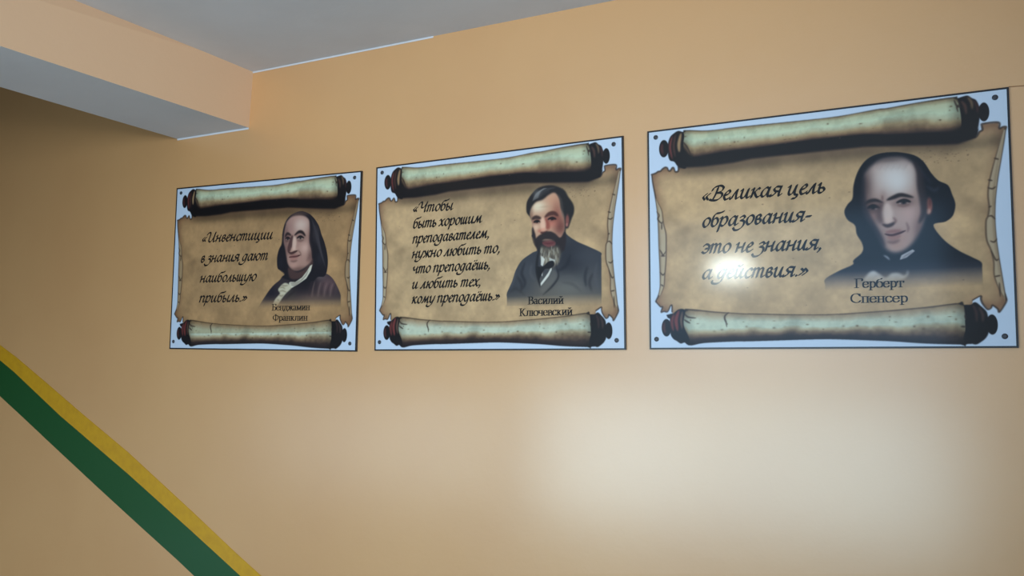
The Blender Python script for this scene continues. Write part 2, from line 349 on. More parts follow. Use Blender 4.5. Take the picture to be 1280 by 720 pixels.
def paint2(a):
    S = Sheet(a, 2); base = a.copy()
    coat = S.full(COAT2, s2, 1.2); S.poly(COAT2, (54,54,60), s2, 1.2, smooth=True)
    B = lambda c,rx,ry,col,al,o=s2,cl=None: S.blob(c,rx,ry,col,o,al,1.,coat if cl is None else cl)
    B((370,420),70,90,(30,30,38),.8); B((440,400),80,40,(60,60,66),.6); B((150,470),50,60,(66,66,72),.7); B((350,560),170,70,(112,106,98),.8); B((480,520),40,80,(74,70,72),.6); B((240,560),60,60,(92,84,76),.6)
    S.poly(HAIR2+[(440,520),(420,640),(330,720),(240,700),(205,640),(175,560),(150,480),(150,400),(130,340)], (34,30,32), k2, 1.5)
    head = S.full(HAIR2+[(440,520),(420,640),(330,720),(240,700),(205,640),(175,560),(150,480),(150,400),(130,340)], k2, 1.5)
    skin = [(128,310),(142,250),(182,200),(240,178),(300,132),(350,116),(388,170),(402,255),(428,320),(438,400),(430,470),(385,530),(200,540),(172,485),(148,425),(136,350)]
    F = S.full(skin, k2, 3)*head
    S.poly(skin, (196,148,120), k2, 3)
    G = lambda c,rx,ry,col,al: S.blob(c,rx,ry,col,k2,al,1.,F)
    G((200,240),70,50,(232,212,180),.9); G((330,180),50,60,(206,150,118),.8); G((370,300),50,120,(150,88,72),.8); G((400,420),60,90,(104,54,48),.85); G((180,420),30,40,(222,180,150),.8)
    G((320,390),50,40,(196,110,92),.7); G((140,330),16,90,(120,84,66),.6); G((265,240),60,10,(176,140,112),.4)
    G((188,372),40,24,(110,62,52),.8); G((322,348),56,28,(122,62,54),.85)
    lip(S,[(146,352),(180,336),(226,346)],k2,16,(52,34,32),.9,F); lip(S,[(262,334),(300,306),(345,300),(378,322)],k2,18,(72,38,34),.9,F)
    lip(S,[(160,380),(190,370),(222,380)],k2,11,(30,20,22),.95,F,1.); lip(S,[(286,356),(325,342),(362,352)],k2,11,(34,20,22),.95,F,1.)
    G((192,378),12,9,(16,12,16),1); G((326,354),13,9,(18,12,16),1); G((206,384),8,5,(190,150,130),.7); G((305,360),8,5,(180,130,112),.6)
    lip(S,[(262,350),(280,400),(290,440)],k2,24,(140,66,56),.8,F,3); lip(S,[(240,345),(244,400),(246,440)],k2,26,(230,180,152),.9,F,3); G((246,448),24,18,(220,150,126),.8); G((212,458),16,14,(178,96,80),.7)
    lip(S,[(222,472),(250,478),(284,462)],k2,11,(66,28,28),.9,F)
    # moustache, mouth, beard
    S.poly([(172,545),(200,505),(245,480),(300,462),(350,480),(400,520),(440,470),(452,540),(430,640),(380,600),(350,552),(300,535),(245,540),(215,580),(200,640),(178,600)],(40,30,32),k2,2,.97)
    S.poly([(235,565),(270,548),(320,545),(355,560),(350,590),(300,606),(262,594)],(132,70,68),k2,2.5,.8); lip(S,[(240,565),(295,572),(352,562)],k2,6,(86,36,40),.9)
    S.poly([(222,600),(262,606),(310,614),(365,596),(400,640),(395,700),(370,760),(300,800),(250,770),(222,700)],(112,100,86),k2,5,.95)
    for i in range(90):
        x = 225+RNG.rand()*160; y = 590+RNG.rand()*140; c = [(170,162,146),(64,54,48),(140,126,106)][i%3]
        S.line([(x,y),(x+(x-300)*.03+RNG.uniform(-6,6),y+22),(x+(x-300)*.08+RNG.uniform(-8,8),y+48)], 5, c, k2, .9, .55)
    # hair
    for i in range(26):
        t = i/25; S.line([(150+t*150,190-t*80),(180+t*120,130-t*50),(250+t*110,75-t*5)], 6, (120,116,114) if i < 9 else (56,52,54), k2, 1.2, .5 if i < 9 else .4)
    S.blob((190,120),34,34,(126,122,120),k2,.5)
    S.line([(385,130),(410,200),(420,300),(440,340)], 12, (96,84,78), k2, 2, .4)
    S.blob((463,362),16,48,(142,78,70),k2,.9,6.); S.blob((458,404),10,16,(190,120,106),k2,.7,5.); lip(S,[(150,430),(160,520),(180,600)],k2,16,(40,30,32),.8)
    # shirt, tie, lapels
    S.poly([(336,140),(368,172),(350,238),(332,225)],(206,200,188),m2,1.2,1,False); S.poly([(405,158),(462,180),(440,240),(420,232)],(180,176,166),m2,1.2,1,False)
    S.poly([(330,255),(352,268),(345,330),(330,300)],(210,204,192),m2,1,1,False); S.poly([(330,418),(328,392),(395,300),(428,240),(430,270),(405,325),(365,375)],(214,208,196),m2,1.2,1,False)
    S.poly([(300,240),(350,240),(400,195),(445,190),(450,232),(410,258),(370,262),(345,300),(318,360),(320,400),(302,330),(290,270)],(22,20,24),m2,1.2)
    lip(S,[(325,60),(300,180),(298,300),(328,420)],m2,12,(26,24,28),.85); lip(S,[(470,230),(488,330),(430,420),(350,495)],m2,9,(34,32,36),.85); lip(S,[(600,130),(560,230),(480,280)],m2,14,(28,28,36),.7,None,3)
    S.poly([(440,262),(478,300),(470,350),(420,410),(350,470),(330,440),(400,340)],(104,98,92),m2,4,.6)
    for p, c, al in (([(190,200),(160,300),(190,380),(170,440)],(28,28,34),.6),([(120,330),(160,400),(150,470)],(36,34,38),.6),([(60,470),(110,440),(190,500)],(44,42,44),.5),([(750,240),(730,330),(740,420)],(34,34,40),.7),([(800,300),(770,380),(790,460)],(40,38,42),.6),([(520,380),(620,400),(700,470)],(70,66,66),.5),([(280,360),(240,300),(250,220)],(84,82,84),.5),([(500,340),(590,330),(650,350)],(84,80,80),.5),([(840,200),(820,330),(850,440)],(80,78,82),.4),([(110,270),(80,380),(50,440)],(88,86,90),.4)):
        S.line(p, 12, c, m2, 3, al, True, coat)
    fade(S, base, coat, s2, 545, 650, (128,112,92))

def paint1(a):
    S = Sheet(a, 1); base = a.copy()
    coat = S.full(COAT1, m1, 1.2); S.poly(COAT1, (52,42,46), m1, 1.2)
    B = lambda c,rx,ry,col,al: S.blob(c,rx,ry,col,m1,al,1.,coat)
    B((800,230),130,110,(98,72,74),.9); B((720,140),60,40,(112,98,98),.7); B((560,260),90,110,(40,32,40),.7); B((620,380),180,80,(104,80,72),.7); B((390,340),60,60,(70,62,56),.6); B((180,320),70,90,(30,26,36),.8)
    B((560,180),120,130,(26,22,28),.9); B((470,240),70,60,(30,25,30),.6)
    for i in range(9):
        x = 600+i*34; S.line([(x+30,190+i*4),(x+8,280),(x-4,370)], 9, (126,98,92) if i%2 else (56,40,44), m1, 2, .5, True, coat)
    hair = S.full(HAIR1, k1, 1.2); S.poly(HAIR1, (28,24,30), k1, 1.2)
    B2 = lambda c,rx,ry,col,al: S.blob(c,rx,ry,col,k1,al,1.,hair)
    B2((300,60),120,28,(86,64,58),.8); B2((480,250),40,90,(70,60,62),.6); B2((520,500),40,70,(44,42,50),.6); B2((130,540),26,60,(36,34,42),.6)
    for i in range(18):
        S.line([(430+i*4,90+i*9),(470+i*4,220+i*14),(478+i*6,330+i*16)], 6, (88,80,84) if i%2 else (30,26,32), k1, 1.5, .4, True, hair)
    skin = [(192,135),(240,88),(310,74),(372,84),(410,120),(424,190),(426,300),(438,380),(444,455),(430,535),(372,592),(300,625),(242,612),(202,562),(186,480),(174,400),(160,340),(164,260),(178,180)]
    F = S.full(skin, k1, 3); S.poly([(200,600),(240,615),(300,640),(380,600),(445,500),(440,600),(330,700),(225,705)],(74,52,50),k1,3)
    S.poly(skin, (170,128,114), k1, 3)
    G = lambda c,rx,ry,col,al: S.blob(c,rx,ry,col,k1,al,1.,F)
    G((330,170),80,75,(206,176,162),.9); G((225,190),40,80,(150,112,104),.6); G((180,300),24,140,(104,74,70),.7); G((375,400),55,60,(206,164,148),.8); G((425,260),22,150,(104,74,68),.7)
    G((430,490),34,70,(104,72,66),.75); G((300,610),90,30,(96,66,60),.7); G((260,575),45,28,(190,142,126),.7); G((190,420),22,60,(116,80,74),.6)
    G((198,306),30,28,(76,50,50),.8); G((325,296),50,34,(104,74,70),.8)
    lip(S,[(172,288),(196,256),(232,274)],k1,13,(36,26,28),.9,F); lip(S,[(268,272),(310,240),(345,244),(374,278)],k1,15,(34,24,26),.95,F)
    G((200,312),18,12,(206,180,164),.6); G((328,302),26,12,(214,188,172),.7); lip(S,[(176,306),(200,296),(224,308)],k1,9,(26,18,22),.95,F,.8); lip(S,[(290,302),(325,284),(362,300)],k1,10,(26,18,22),.95,F,.8)
    G((200,312),9,10,(18,14,18),1); G((326,302),11,11,(18,14,18),1); lip(S,[(296,324),(330,330),(362,318)],k1,7,(110,78,72),.7,F); lip(S,[(178,328),(204,334)],k1,6,(90,62,58),.7,F)
    lip(S,[(244,280),(232,340),(216,400),(208,440)],k1,26,(70,44,44),.85,F,2.5); lip(S,[(268,290),(266,350),(262,410)],k1,26,(212,174,156),.9,F,3); G((262,412),26,20,(214,172,152),.8)
    lip(S,[(208,446),(238,452),(268,440),(296,428)],k1,12,(58,34,34),.9,F,1.2); G((240,462),30,10,(88,58,54),.6)
    lip(S,[(212,492),(245,488),(285,484),(326,470)],k1,10,(70,34,36),.95,F,1.2); lip(S,[(222,482),(255,474),(300,474)],k1,9,(150,98,90),.7,F,1.5); lip(S,[(222,508),(260,510),(300,498)],k1,14,(164,108,98),.7,F,2); lip(S,[(226,530),(262,534),(296,524)],k1,9,(100,68,62),.6,F,2)
    lip(S,[(300,420),(326,450),(334,480)],k1,7,(116,82,74),.7,F,2); lip(S,[(388,530),(420,480),(438,420)],k1,14,(116,82,74),.5,F,4)
    lip(S,[(424,120),(432,220),(430,330),(446,420),(446,500)],k1,18,(32,26,32),.85,None,2)
    # linen
    S.poly([(636,5),(618,80),(566,165),(480,225),(402,272),(376,246),(372,212),(390,200),(440,205),(520,150),(575,80),(610,20)],(206,196,176),m1,1.2,1,False)
    for p in ([(385,215),(440,216),(500,180)],[(392,235),(450,232),(540,160)],[(590,70),(560,130),(500,190)]): lip(S,p,m1,6,(120,108,96),.8)
    S.poly([(318,215),(362,222),(402,262),(372,300),(345,325),(300,380),(262,440),(235,470),(190,470),(215,400),(262,345),(270,325),(250,290),(272,255)],(198,184,158),m1,1.5)
    for p in ([(270,270),(300,262),(330,280)],[(262,310),(300,300),(345,318)],[(285,235),(320,245),(360,240)],[(260,350),(290,360),(310,345)],[(240,400),(262,410)]): lip(S,p,m1,6,(130,114,92),.8)
    lip(S,[(410,280),(440,270),(425,310),(370,360),(330,400)],m1,14,(44,36,38),.7,None,3)
    fade(S, base, coat, m1, 325, 488, (150,120,90))

# ---------------------------------------------------------------- lettering drawn with a broad pen
GL = {
'а':([[(.64,.86),(.42,1),(.14,.68),(.08,.25),(.25,0),(.5,.25),(.66,.85)],[(.7,1),(.62,.3),(.7,0),(.9,.15)]],.95),
'и':([[(0,.85),(.12,1),(.14,.8),(.1,.25),(.22,0),(.45,.2),(.62,.9)],[(.64,1),(.58,.3),(.66,0),(.86,.15)]],.95),
'н':([[(0,.85),(.15,1),(.12,.5),(.08,0)],[(.1,.48),(.35,.5),(.62,.6)],[(.7,1),(.62,.4),(.66,0),(.86,.15)]],.95),
'п':([[(0,.85),(.15,1),(.12,.5),(.08,0)],[(.1,.55),(.3,.9),(.5,1),(.64,.85),(.6,.4),(.64,0),(.84,.15)]],.93),
'т':([[(0,.85),(.15,1),(.12,.5),(.08,0)],[(.1,.6),(.3,.95),(.43,1),(.51,.85),(.46,0)],[(.48,.6),(.68,.95),(.81,1),(.9,.85),(.86,.3),(.9,0),(1.1,.15)]],1.2),
'м':([[(-.05,.08),(.08,.05),(.22,.5),(.36,1)],[(.36,1),(.42,.5),(.47,.08)],[(.47,.08),(.67,.6),(.87,1)],[(.87,1),(.82,.4),(.9,0),(1.1,.15)]],1.17),
'л':([[(-.05,.08),(.08,.02),(.25,.5),(.47,1)],[(.5,1),(.46,.4),(.53,0),(.74,.15)]],.82),
'о':([[(.4,1),(.15,.78),(.08,.35),(.25,0),(.5,.1),(.68,.55),(.6,.9),(.4,1)]],.82),
'е':([[(.16,.48),(.4,.58),(.52,.8),(.42,1),(.2,.82),(.06,.4),(.2,0),(.42,.05),(.6,.22)]],.66),
'с':([[(.56,.8),(.45,1),(.2,.82),(.06,.4),(.2,0),(.42,.05),(.58,.22)]],.63),
'в':([[(.12,.9),(.08,.3),(.2,0),(.42,.05),(.54,.3),(.42,.52),(.2,.5)],[(.2,.5),(.46,.75),(.36,1),(.1,.88)]],.7),
'р':([[(0,.85),(.15,1),(.1,.4),(-.02,-.6)],[(.08,.5),(.3,.9),(.55,1),(.69,.6),(.5,.1),(.3,0),(.1,.15)]],.84),
'б':([[(.35,.95),(.1,.62),(.08,.25),(.25,0),(.5,.15),(.62,.55),(.48,.9),(.3,.92)],[(.09,.4),(.1,1.05),(.3,1.42),(.65,1.48),(.98,1.62)]],.8),
'д':([[(.64,.86),(.42,1),(.14,.68),(.08,.25),(.25,0),(.5,.25),(.66,.85)],[(.7,1),(.6,.3),(.45,-.32),(.12,-.58),(-.3,-.52),(-.36,-.25)]],.88),
'у':([[(0,.85),(.12,1),(.12,.6),(.15,.12),(.35,.05),(.62,.55)],[(.74,1),(.6,.35),(.38,-.28),(.02,-.58),(-.34,-.5),(-.3,-.25)]],.85),
'з':([[(.1,.85),(.35,1),(.5,.8),(.32,.56),(.15,.5)],[(.2,.5),(.5,.35),(.48,-.12),(.16,-.5),(-.22,-.55),(-.4,-.28)]],.66),
'я':([[(.68,.95),(.32,1),(.14,.75),(.3,.5),(.64,.48)],[(.38,.5),(.22,.15),(-.05,0),(-.16,.1)],[(.72,1),(.62,.4),(.64,0),(.84,.15)]],.92),
'к':([[(0,.85),(.15,1),(.12,.5),(.06,0)],[(.1,.45),(.35,.68),(.55,1),(.66,.88)],[(.26,.56),(.45,.15),(.6,0),(.8,.15)]],.82),
'ь':([[(0,.85),(.13,1),(.1,.5),(.12,.05),(.35,0),(.53,.25),(.4,.52),(.14,.48)]],.66),
'ы':([[(0,.85),(.13,1),(.1,.5),(.12,.05),(.35,0),(.53,.25),(.4,.52),(.14,.48)],[(.82,1),(.76,.3),(.82,0),(1.02,.15)]],1.08),
'ш':([[(0,.85),(.12,1),(.1,.3),(.2,0),(.4,.25),(.48,1)],[(.48,1),(.44,.3),(.55,0),(.75,.3),(.86,1)],[(.86,1),(.82,.3),(.88,0),(1.07,.15)]],1.17),
'ц':([[(0,.85),(.12,1),(.14,.8),(.1,.25),(.22,0),(.45,.2),(.62,.9)],[(.64,1),(.58,.3),(.66,0),(.84,-.05),(.78,-.36),(.48,-.42)]],.98),
'ч':([[(0,.85),(.12,1),(.1,.65),(.2,.45),(.4,.5),(.6,.8)],[(.68,1),(.61,.4),(.64,0),(.84,.15)]],.92),
'х':([[(0,.85),(.15,1),(.3,.7),(.42,.2),(.58,0),(.76,.15)],[(.72,.95),(.55,.9),(.35,.5),(.12,.05),(-.02,.1)]],.8),
'ж':([[(0,.9),(.15,.95),(.3,.6),(.55,.5)],[(0,.05),(.15,.05),(.3,.4),(.45,.5)],[(.57,1),(.52,.5),(.47,0)],[(.54,.5),(.77,.7),(.92,1),(1.02,.9)],[(.6,.52),(.82,.15),(.94,0),(1.1,.15)]],1.12),
'ю':([[(0,.85),(.15,1),(.12,.5),(.08,0)],[(.1,.5),(.42,.52)],[(.72,1),(.47,.78),(.4,.35),(.57,0),(.82,.1),(1,.55),(.92,.9),(.72,1)]],1.14),
'э':([[(.05,.8),(.2,1),(.5,.9),(.6,.5),(.45,.1),(.2,0),(0,.15)],[(.25,.5),(.6,.54)]],.72),
'И':([[(-.15,1.15),(-.02,1.42),(.3,1.5),(.38,1.15),(.28,.3),(.45,0),(.72,.12),(1,.75),(1.12,1.5)],[(1.17,1.5),(1.04,.5),(1.1,0),(1.34,.15)]],1.42),
'Ч':([[(-.1,1.1),(.05,1.4),(.33,1.5),(.38,1.1),(.36,.75),(.52,.6),(.8,.75),(.98,1.15)],[(1.12,1.5),(1,.7),(.97,0),(1.2,.15)]],1.3),
'В':([[(.42,1.4),(.34,.7),(.15,0)],[(-.05,1.1),(.1,1.45),(.6,1.6),(.92,1.35),(.78,.95),(.42,.8)],[(.42,.8),(.84,.75),(.93,.4),(.6,.02),(.15,0),(-.12,.12)]],1.08),
'«':([[(.32,.78),(.05,.46),(.24,.12)],[(.62,.78),(.35,.46),(.54,.12)]],.8),
'»':([[(.08,.78),(.32,.46),(.0,.12)],[(.38,.78),(.62,.46),(.3,.12)]],.75),
'.':([[(.08,.08),(.14,.02)]],.34), ',':([[(.1,.1),(.16,0),(.02,-.28)]],.34), '-':([[(.05,.46),(.45,.48)]],.55), ' ':([],.42)}
GL['й'] = (GL['и'][0]+[[(.2,1.4),(.34,1.24),(.54,1.4)]], .95)
GL['ё'] = (GL['е'][0]+[[(.2,1.32),(.24,1.27)],[(.5,1.36),(.54,1.31)]], .66)
# upright book face: stems are vertical, joins are hairlines
def _st(x, h=1.): return [(x,0),(x,h)]
def _sf(x, y, w=.17): return [(x-w,y),(x+w,y)]
_o = [(.45,1),(.17,.88),(.06,.5),(.17,.12),(.45,0),(.73,.12),(.84,.5),(.73,.88),(.45,1)]
SF = {
'а':([[(.14,.82),(.3,.99),(.52,.92),(.56,.7),(.56,.15),(.66,.02),(.8,.06)],[(.56,.6),(.2,.45),(.08,.22),(.22,.02),(.42,.06),(.56,.22)]],.82),
'е':([[(.1,.55),(.76,.55)],[(.76,.55),(.68,.9),(.42,1),(.14,.82),(.07,.48),(.17,.12),(.44,0),(.66,.1),(.78,.28)]],.86),
'с':([[(.7,.78),(.6,.97),(.38,1),(.13,.8),(.07,.48),(.17,.12),(.42,0),(.62,.08),(.74,.26)]],.82),
'о':([_o],.92),
'н':([_st(.2),_st(.76),[(.2,.52),(.76,.52)],_sf(.2,0),_sf(.2,1),_sf(.76,0),_sf(.76,1)],.98),
'п':([_st(.2),_st(.76),[(.02,1),(.94,1)],_sf(.2,0),_sf(.76,0)],.98),
'и':([_st(.2),_st(.78),[(.22,.1),(.76,.9)],_sf(.2,0),_sf(.2,1),_sf(.78,0),_sf(.78,1)],1.0),
'к':([_st(.2),[(.22,.5),(.4,.55),(.6,.9),(.78,.95)],[(.36,.55),(.7,.04),(.88,0)],_sf(.2,0),_sf(.2,1)],.92),
'м':([_st(.16),_st(1.0),[(.16,.98),(.57,.06)],[(.57,.06),(1,.98)],_sf(.16,0,.13),_sf(1,0),_sf(.12,1,.13),_sf(1.04,1,.13)],1.2),
'л':([_st(.78),[(.02,.06),(.14,.02),(.24,.2),(.32,1)],[(.2,1),(.94,1)],_sf(.78,0)],.98),
'р':([_st(.22,1.02),[(.22,-.42),(.22,.1)],[(.22,.8),(.46,1),(.74,.85),(.82,.5),(.72,.12),(.46,0),(.24,.14)],_sf(.22,-.42),[(.04,.96),(.22,1)]],.94),
'в':([_st(.2),[(.04,1),(.5,1),(.68,.78),(.5,.54),(.2,.54)],[(.5,.54),(.78,.44),(.76,.1),(.5,0),(.04,0)]],.86),
'д':([_st(.74),[(.1,.04),(.26,.3),(.32,1)],[(.2,1),(.9,1)],[(.0,0),(.96,0)],[(.02,0),(.02,-.26)],[(.95,0),(.95,-.26)]],1.0),
'ж':([_st(.64),[(.64,.52),(.42,.56),(.26,.9),(.06,.94)],[(.44,.54),(.14,.04),(0,0)],[(.64,.52),(.86,.56),(1.02,.9),(1.22,.94)],[(.84,.54),(1.14,.04),(1.28,0)],_sf(.64,0),_sf(.64,1)],1.32),
'т':([_st(.45),[(.06,1),(.84,1)],[(.06,1),(.05,.74)],[(.84,1),(.85,.74)],_sf(.45,0)],.9),
'б':([[(.78,1.5),(.66,1.36),(.3,1.26),(.1,.9),(.07,.45)],[(.09,.6),(.22,.88),(.45,.98),(.73,.86),(.84,.48),(.73,.12),(.45,0),(.17,.12),(.07,.48)]],.94),
'ю':([_st(.2),[(.2,.5),(.5,.5)],_sf(.2,0),_sf(.2,1),[(x+.45,y) for x,y in _o]],1.36),
'ч':([_st(.72),[(.18,1),(.18,.62),(.34,.46),(.72,.58)],_sf(.72,0),_sf(.72,1),_sf(.18,1)],.94),
'Б':([_st(.3,1.48),[(.06,1.48),(.98,1.48),(1,1.2)],[(.3,.82),(.7,.82),(1,.68),(1.04,.36),(.84,.04),(.5,0),(.06,0)]],1.16),
'В':([_st(.3,1.48),[(.06,1.48),(.66,1.48),(.92,1.28),(.86,.96),(.6,.8),(.3,.8)],[(.6,.8),(.96,.68),(1.06,.4),(.88,.06),(.5,0),(.06,0)]],1.18),
'Г':([_st(.3,1.48),[(.06,1.48),(1,1.48),(1.04,1.14)],_sf(.3,0,.24)],1.1),
'С':([[(1.16,1.1),(1.12,1.46)],[(1.14,1.14),(.98,1.42),(.66,1.5),(.28,1.3),(.1,.76),(.24,.24),(.66,0),(1,.08),(1.2,.34)]],1.3),
'К':([_st(.3,1.48),[(.32,.76),(.56,.8),(.9,1.36),(1.16,1.44)],[(.52,.8),(1.02,.06),(1.3,0)],_sf(.3,0,.24),_sf(.3,1.48,.24)],1.34),
'Ф':([_st(.7,1.5),[(.7,1.24),(.26,1.16),(.1,.76),(.26,.34),(.7,.26),(1.14,.34),(1.3,.76),(1.14,1.16),(.7,1.24)],_sf(.7,0,.24),_sf(.7,1.5,.24)],1.42),
' ':([],.4)}
SF['й'] = (SF['и'][0]+[[(.3,1.42),(.49,1.24),(.68,1.42)]], 1.0)

def write(text, face, a, b, xh, fat):
    """quads of one written line between two sheet points (metres, z up); xh = x-height in metres"""
    G = GL if face == 'pen' else SF
    shear = .20 if face == 'pen' else 0
    tot = sum(G[c][1] for c in text)
    a = np.array(a, float); b = np.array(b, float); L = np.linalg.norm(b-a); ux = (b-a)/L; uy = np.array([-ux[1], ux[0]])
    sx = L/tot; pen = 0; V = []; Fc = []
    th = math.radians(38 if face == 'pen' else 6)
    nib = np.array([math.cos(th), math.sin(th)])*fat*.5; thin = np.array([-math.sin(th), math.cos(th)])*fat*(.16 if face == 'pen' else .15)
    corners = [nib+thin, nib-thin, -nib-thin, -nib+thin]
    for ch in text:
        for st in G[ch][0]:
            pts = spline(st, False, 5) if len(st) > 2 and not (face == 'serif' and len(st) == 2) else np.array(st, float)
            w = [np.array([(p[0]+pen+shear*p[1])*sx/xh, p[1]]) for p in pts]
            for p, q in zip(w[:-1], w[1:]):
                H = hull([p+c for c in corners]+[q+c for c in corners])
                i0 = len(V)
                for h in H:
                    P = a + ux*h[0]*xh + uy*h[1]*xh; V.append((P[0], P[1]))
                Fc.append(list(range(i0, i0+len(H))))
        pen += G[ch][1]
    return V, Fc

def hull(P):
    P = sorted((float(p[0]), float(p[1])) for p in P)
    def half(P):
        o = []
        for p in P:
            while len(o) > 1 and (o[-1][0]-o[-2][0])*(p[1]-o[-2][1])-(o[-1][1]-o[-2][1])*(p[0]-o[-2][0]) <= 1e-9: o.pop()
            o.append(p)
        return o[:-1]
    return half(P)+half(P[::-1])

t3=(860,210,4.5); t2=(500,240,4.8); t1=(240,280,6.545)
TEXT = {
3:[('«Великая цель','pen',t3,(78,187),(772,137),11),('образования-','pen',t3,(78,333),(692,296),11),('это не знания,','pen',t3,(78,480),(755,456),11),('а действия.»','pen',t3,(78,624),(674,606),11),
   ('Герберт','serif',l3,(262,364),(640,358),7.4),('Спенсер','serif',l3,(232,478),(672,472),7.4)],
2:[('«Чтобы','pen',t2,(78,123),(318,106),8),('быть хорошим','pen',t2,(78,218),(492,182),8),('преподавателем,','pen',t2,(75,308),(538,272),8),('нужно любить то,','pen',t2,(72,397),(602,362),8),('что преподаёшь,','pen',t2,(75,488),(543,460),8),('и любить тех,','pen',t2,(72,580),(487,563),8),('кому преподаёшь.»','pen',t2,(72,668),(598,648),8),
   ('Василий','serif',m2,(215,578),(538,572),6.2),('Ключевский','serif',m2,(138,684),(618,674),6.2)],
1:[('«Инвенстиции','pen',t1,(82,150),(662,121),7.6),('в знания дают','pen',t1,(72,314),(622,292),7.6),('наибольшую','pen',t1,(65,477),(527,463),7.6),('прибыль.»','pen',t1,(58,640),(450,632),7.6),
   ('Бенджамин','serif',m1,(178,522),(608,518),5.2),('Франклин','serif',m1,(190,638),(582,634),5.2)]}
# ---------------------------------------------------------------- materials
def mat(name, color, rough=.5, spec=.5, bump=None, var=None, coat=None, img=None):
    m = bpy.data.materials.new(name); m.use_nodes = True; nt = m.node_tree; N = nt.nodes; L = nt.links
    b = N['Principled BSDF']; b.inputs['Roughness'].default_value = rough; b.inputs['Specular IOR Level'].default_value = spec
    b.inputs['Base Color'].default_value = (*color, 1)
    tc = N.new('ShaderNodeTexCoord')
    if var:
        n = N.new('ShaderNodeTexNoise'); n.inputs['Scale'].default_value = var[0]; n.inputs['Detail'].default_value = 5
        L.new(tc.outputs['Object'], n.inputs['Vector'])
        mx = N.new('ShaderNodeMix'); mx.data_type = 'RGBA'; mx.inputs['A'].default_value = (*color, 1); mx.inputs['B'].default_value = (*var[1], 1)
        rp = N.new('ShaderNodeMapRange'); rp.inputs[1].default_value = .4; rp.inputs[2].default_value = .7
        L.new(n.outputs['Fac'], rp.inputs[0]); L.new(rp.outputs[0], mx.inputs['Factor']); L.new(mx.outputs['Result'], b.inputs['Base Color'])
    if bump:
        prev = None
        for s, d in bump:
            n = N.new('ShaderNodeTexNoise'); n.inputs['Scale'].default_value = s; n.inputs['Detail'].default_value = 4
            L.new(tc.outputs['Object'], n.inputs['Vector'])
            bp = N.new('ShaderNodeBump'); bp.inputs['Strength'].default_value = 1; bp.inputs['Distance'].default_value = d
            L.new(n.outputs['Fac'], bp.inputs['Height'])
            if prev: L.new(prev.outputs[0], bp.inputs['Normal'])
            prev = bp
        L.new(prev.outputs[0], b.inputs['Normal'])
    if coat:
        b.inputs['Coat Weight'].default_value = coat[0]; b.inputs['Coat Roughness'].default_value = coat[1]
        if len(coat) > 2: b.inputs['Coat IOR'].default_value = coat[2]
    if img:
        t = N.new('ShaderNodeTexImage'); t.image = img; t.interpolation = 'Cubic'
        uv = N.new('ShaderNodeUVMap'); uv.uv_map = 'sheet'; L.new(uv.outputs[0], t.inputs['Vector']); L.new(t.outputs['Color'], b.inputs['Base Color'])
    return m
def srgb(*c): return tuple(((v/255)/12.92 if v/255 <= .04045 else ((v/255+.055)/1.055)**2.4) for v in c)
WALLC = srgb(214,160,105)
M_wall = mat('peach_oil_paint', WALLC, .5, .8, bump=[(2.2,.006),(14,.0010),(90,.0003)], var=(1.5, srgb(210,155,101)), coat=(1,.24,1.6))
M_beam = mat('peach_matt_paint', srgb(226,186,150), .6, .3, bump=[(4,.003),(60,.0004)])
M_far = mat('darkened_far_wall', srgb(116,94,70), .7, .3, var=(2, srgb(108,88,66)))  # unseen walls, colour darkened to cut bounced fill light
M_white = mat('whitewash', srgb(214,212,214), .8, .2, bump=[(6,.002),(80,.0004)], var=(3, srgb(208,206,208)))
M_green = mat('green_oil_paint', srgb(2,76,26), .5, .5, bump=[(2.2,.006),(90,.0003)], coat=(1,.22,1.6))
M_yellow = mat('yellow_oil_paint', srgb(208,152,12), .5, .5, bump=[(2.2,.006),(90,.0003)], var=(30, srgb(198,142,14)), coat=(.6,.24))
M_floor = mat('concrete_floor', srgb(120,112,104), .7, .3, var=(8, srgb(100,94,88)))
M_edge = mat('black_edging', srgb(22,20,24), .35, .5)
M_back = mat('white_plastic_sheet', srgb(226,228,232), .4, .5)
M_ink = mat('black_print', srgb(16,12,14), .55, .25, coat=(.35,.11))
M_screw = mat('dark_screw_steel', srgb(52,52,58), .45, .5)
M_frame = mat('white_window_plastic', srgb(225,226,228), .4, .5)
M_crack = mat('filler_line', srgb(150,108,76), .8, .2)

# ---------------------------------------------------------------- mesh helpers
def link(name, V, Fc, m, parent=None):
    me = bpy.data.meshes.new(name); me.from_pydata([tuple(map(float, v)) for v in V], [], Fc); me.update(); me.materials.append(m)
    o = bpy.data.objects.new(name, me); C.objects.link(o)
    if parent: o.parent = parent
    return o
def struct(o): o['kind'] = 'structure'; return o
def box(name, a, b, m, parent=None, bev=0):
    (x0,y0,z0),(x1,y1,z1) = a, b
    V = [(x0,y0,z0),(x1,y0,z0),(x1,y1,z0),(x0,y1,z0),(x0,y0,z1),(x1,y0,z1),(x1,y1,z1),(x0,y1,z1)]
    o = link(name, V, [(0,3,2,1),(4,5,6,7),(0,1,5,4),(1,2,6,5),(2,3,7,6),(3,0,4,7)], m, parent)
    if bev:
        d = o.modifiers.new('bevel', 'BEVEL'); d.width = bev; d.segments = 2
    return o

# ---------------------------------------------------------------- the stairwell
XL, XR = -5.6, 4.2
struct(box('wall_back', (XL,0,FLOOR-.2), (XR,.2,UPPER), M_wall))
struct(box('wall_right', (XR,FRONT_Y,FLOOR-.2), (XR+.2,.2,UPPER), M_wall))
struct(box('wall_left', (XL-.2,FRONT_Y,FLOOR-.2), (XL,.2,UPPER), M_far))
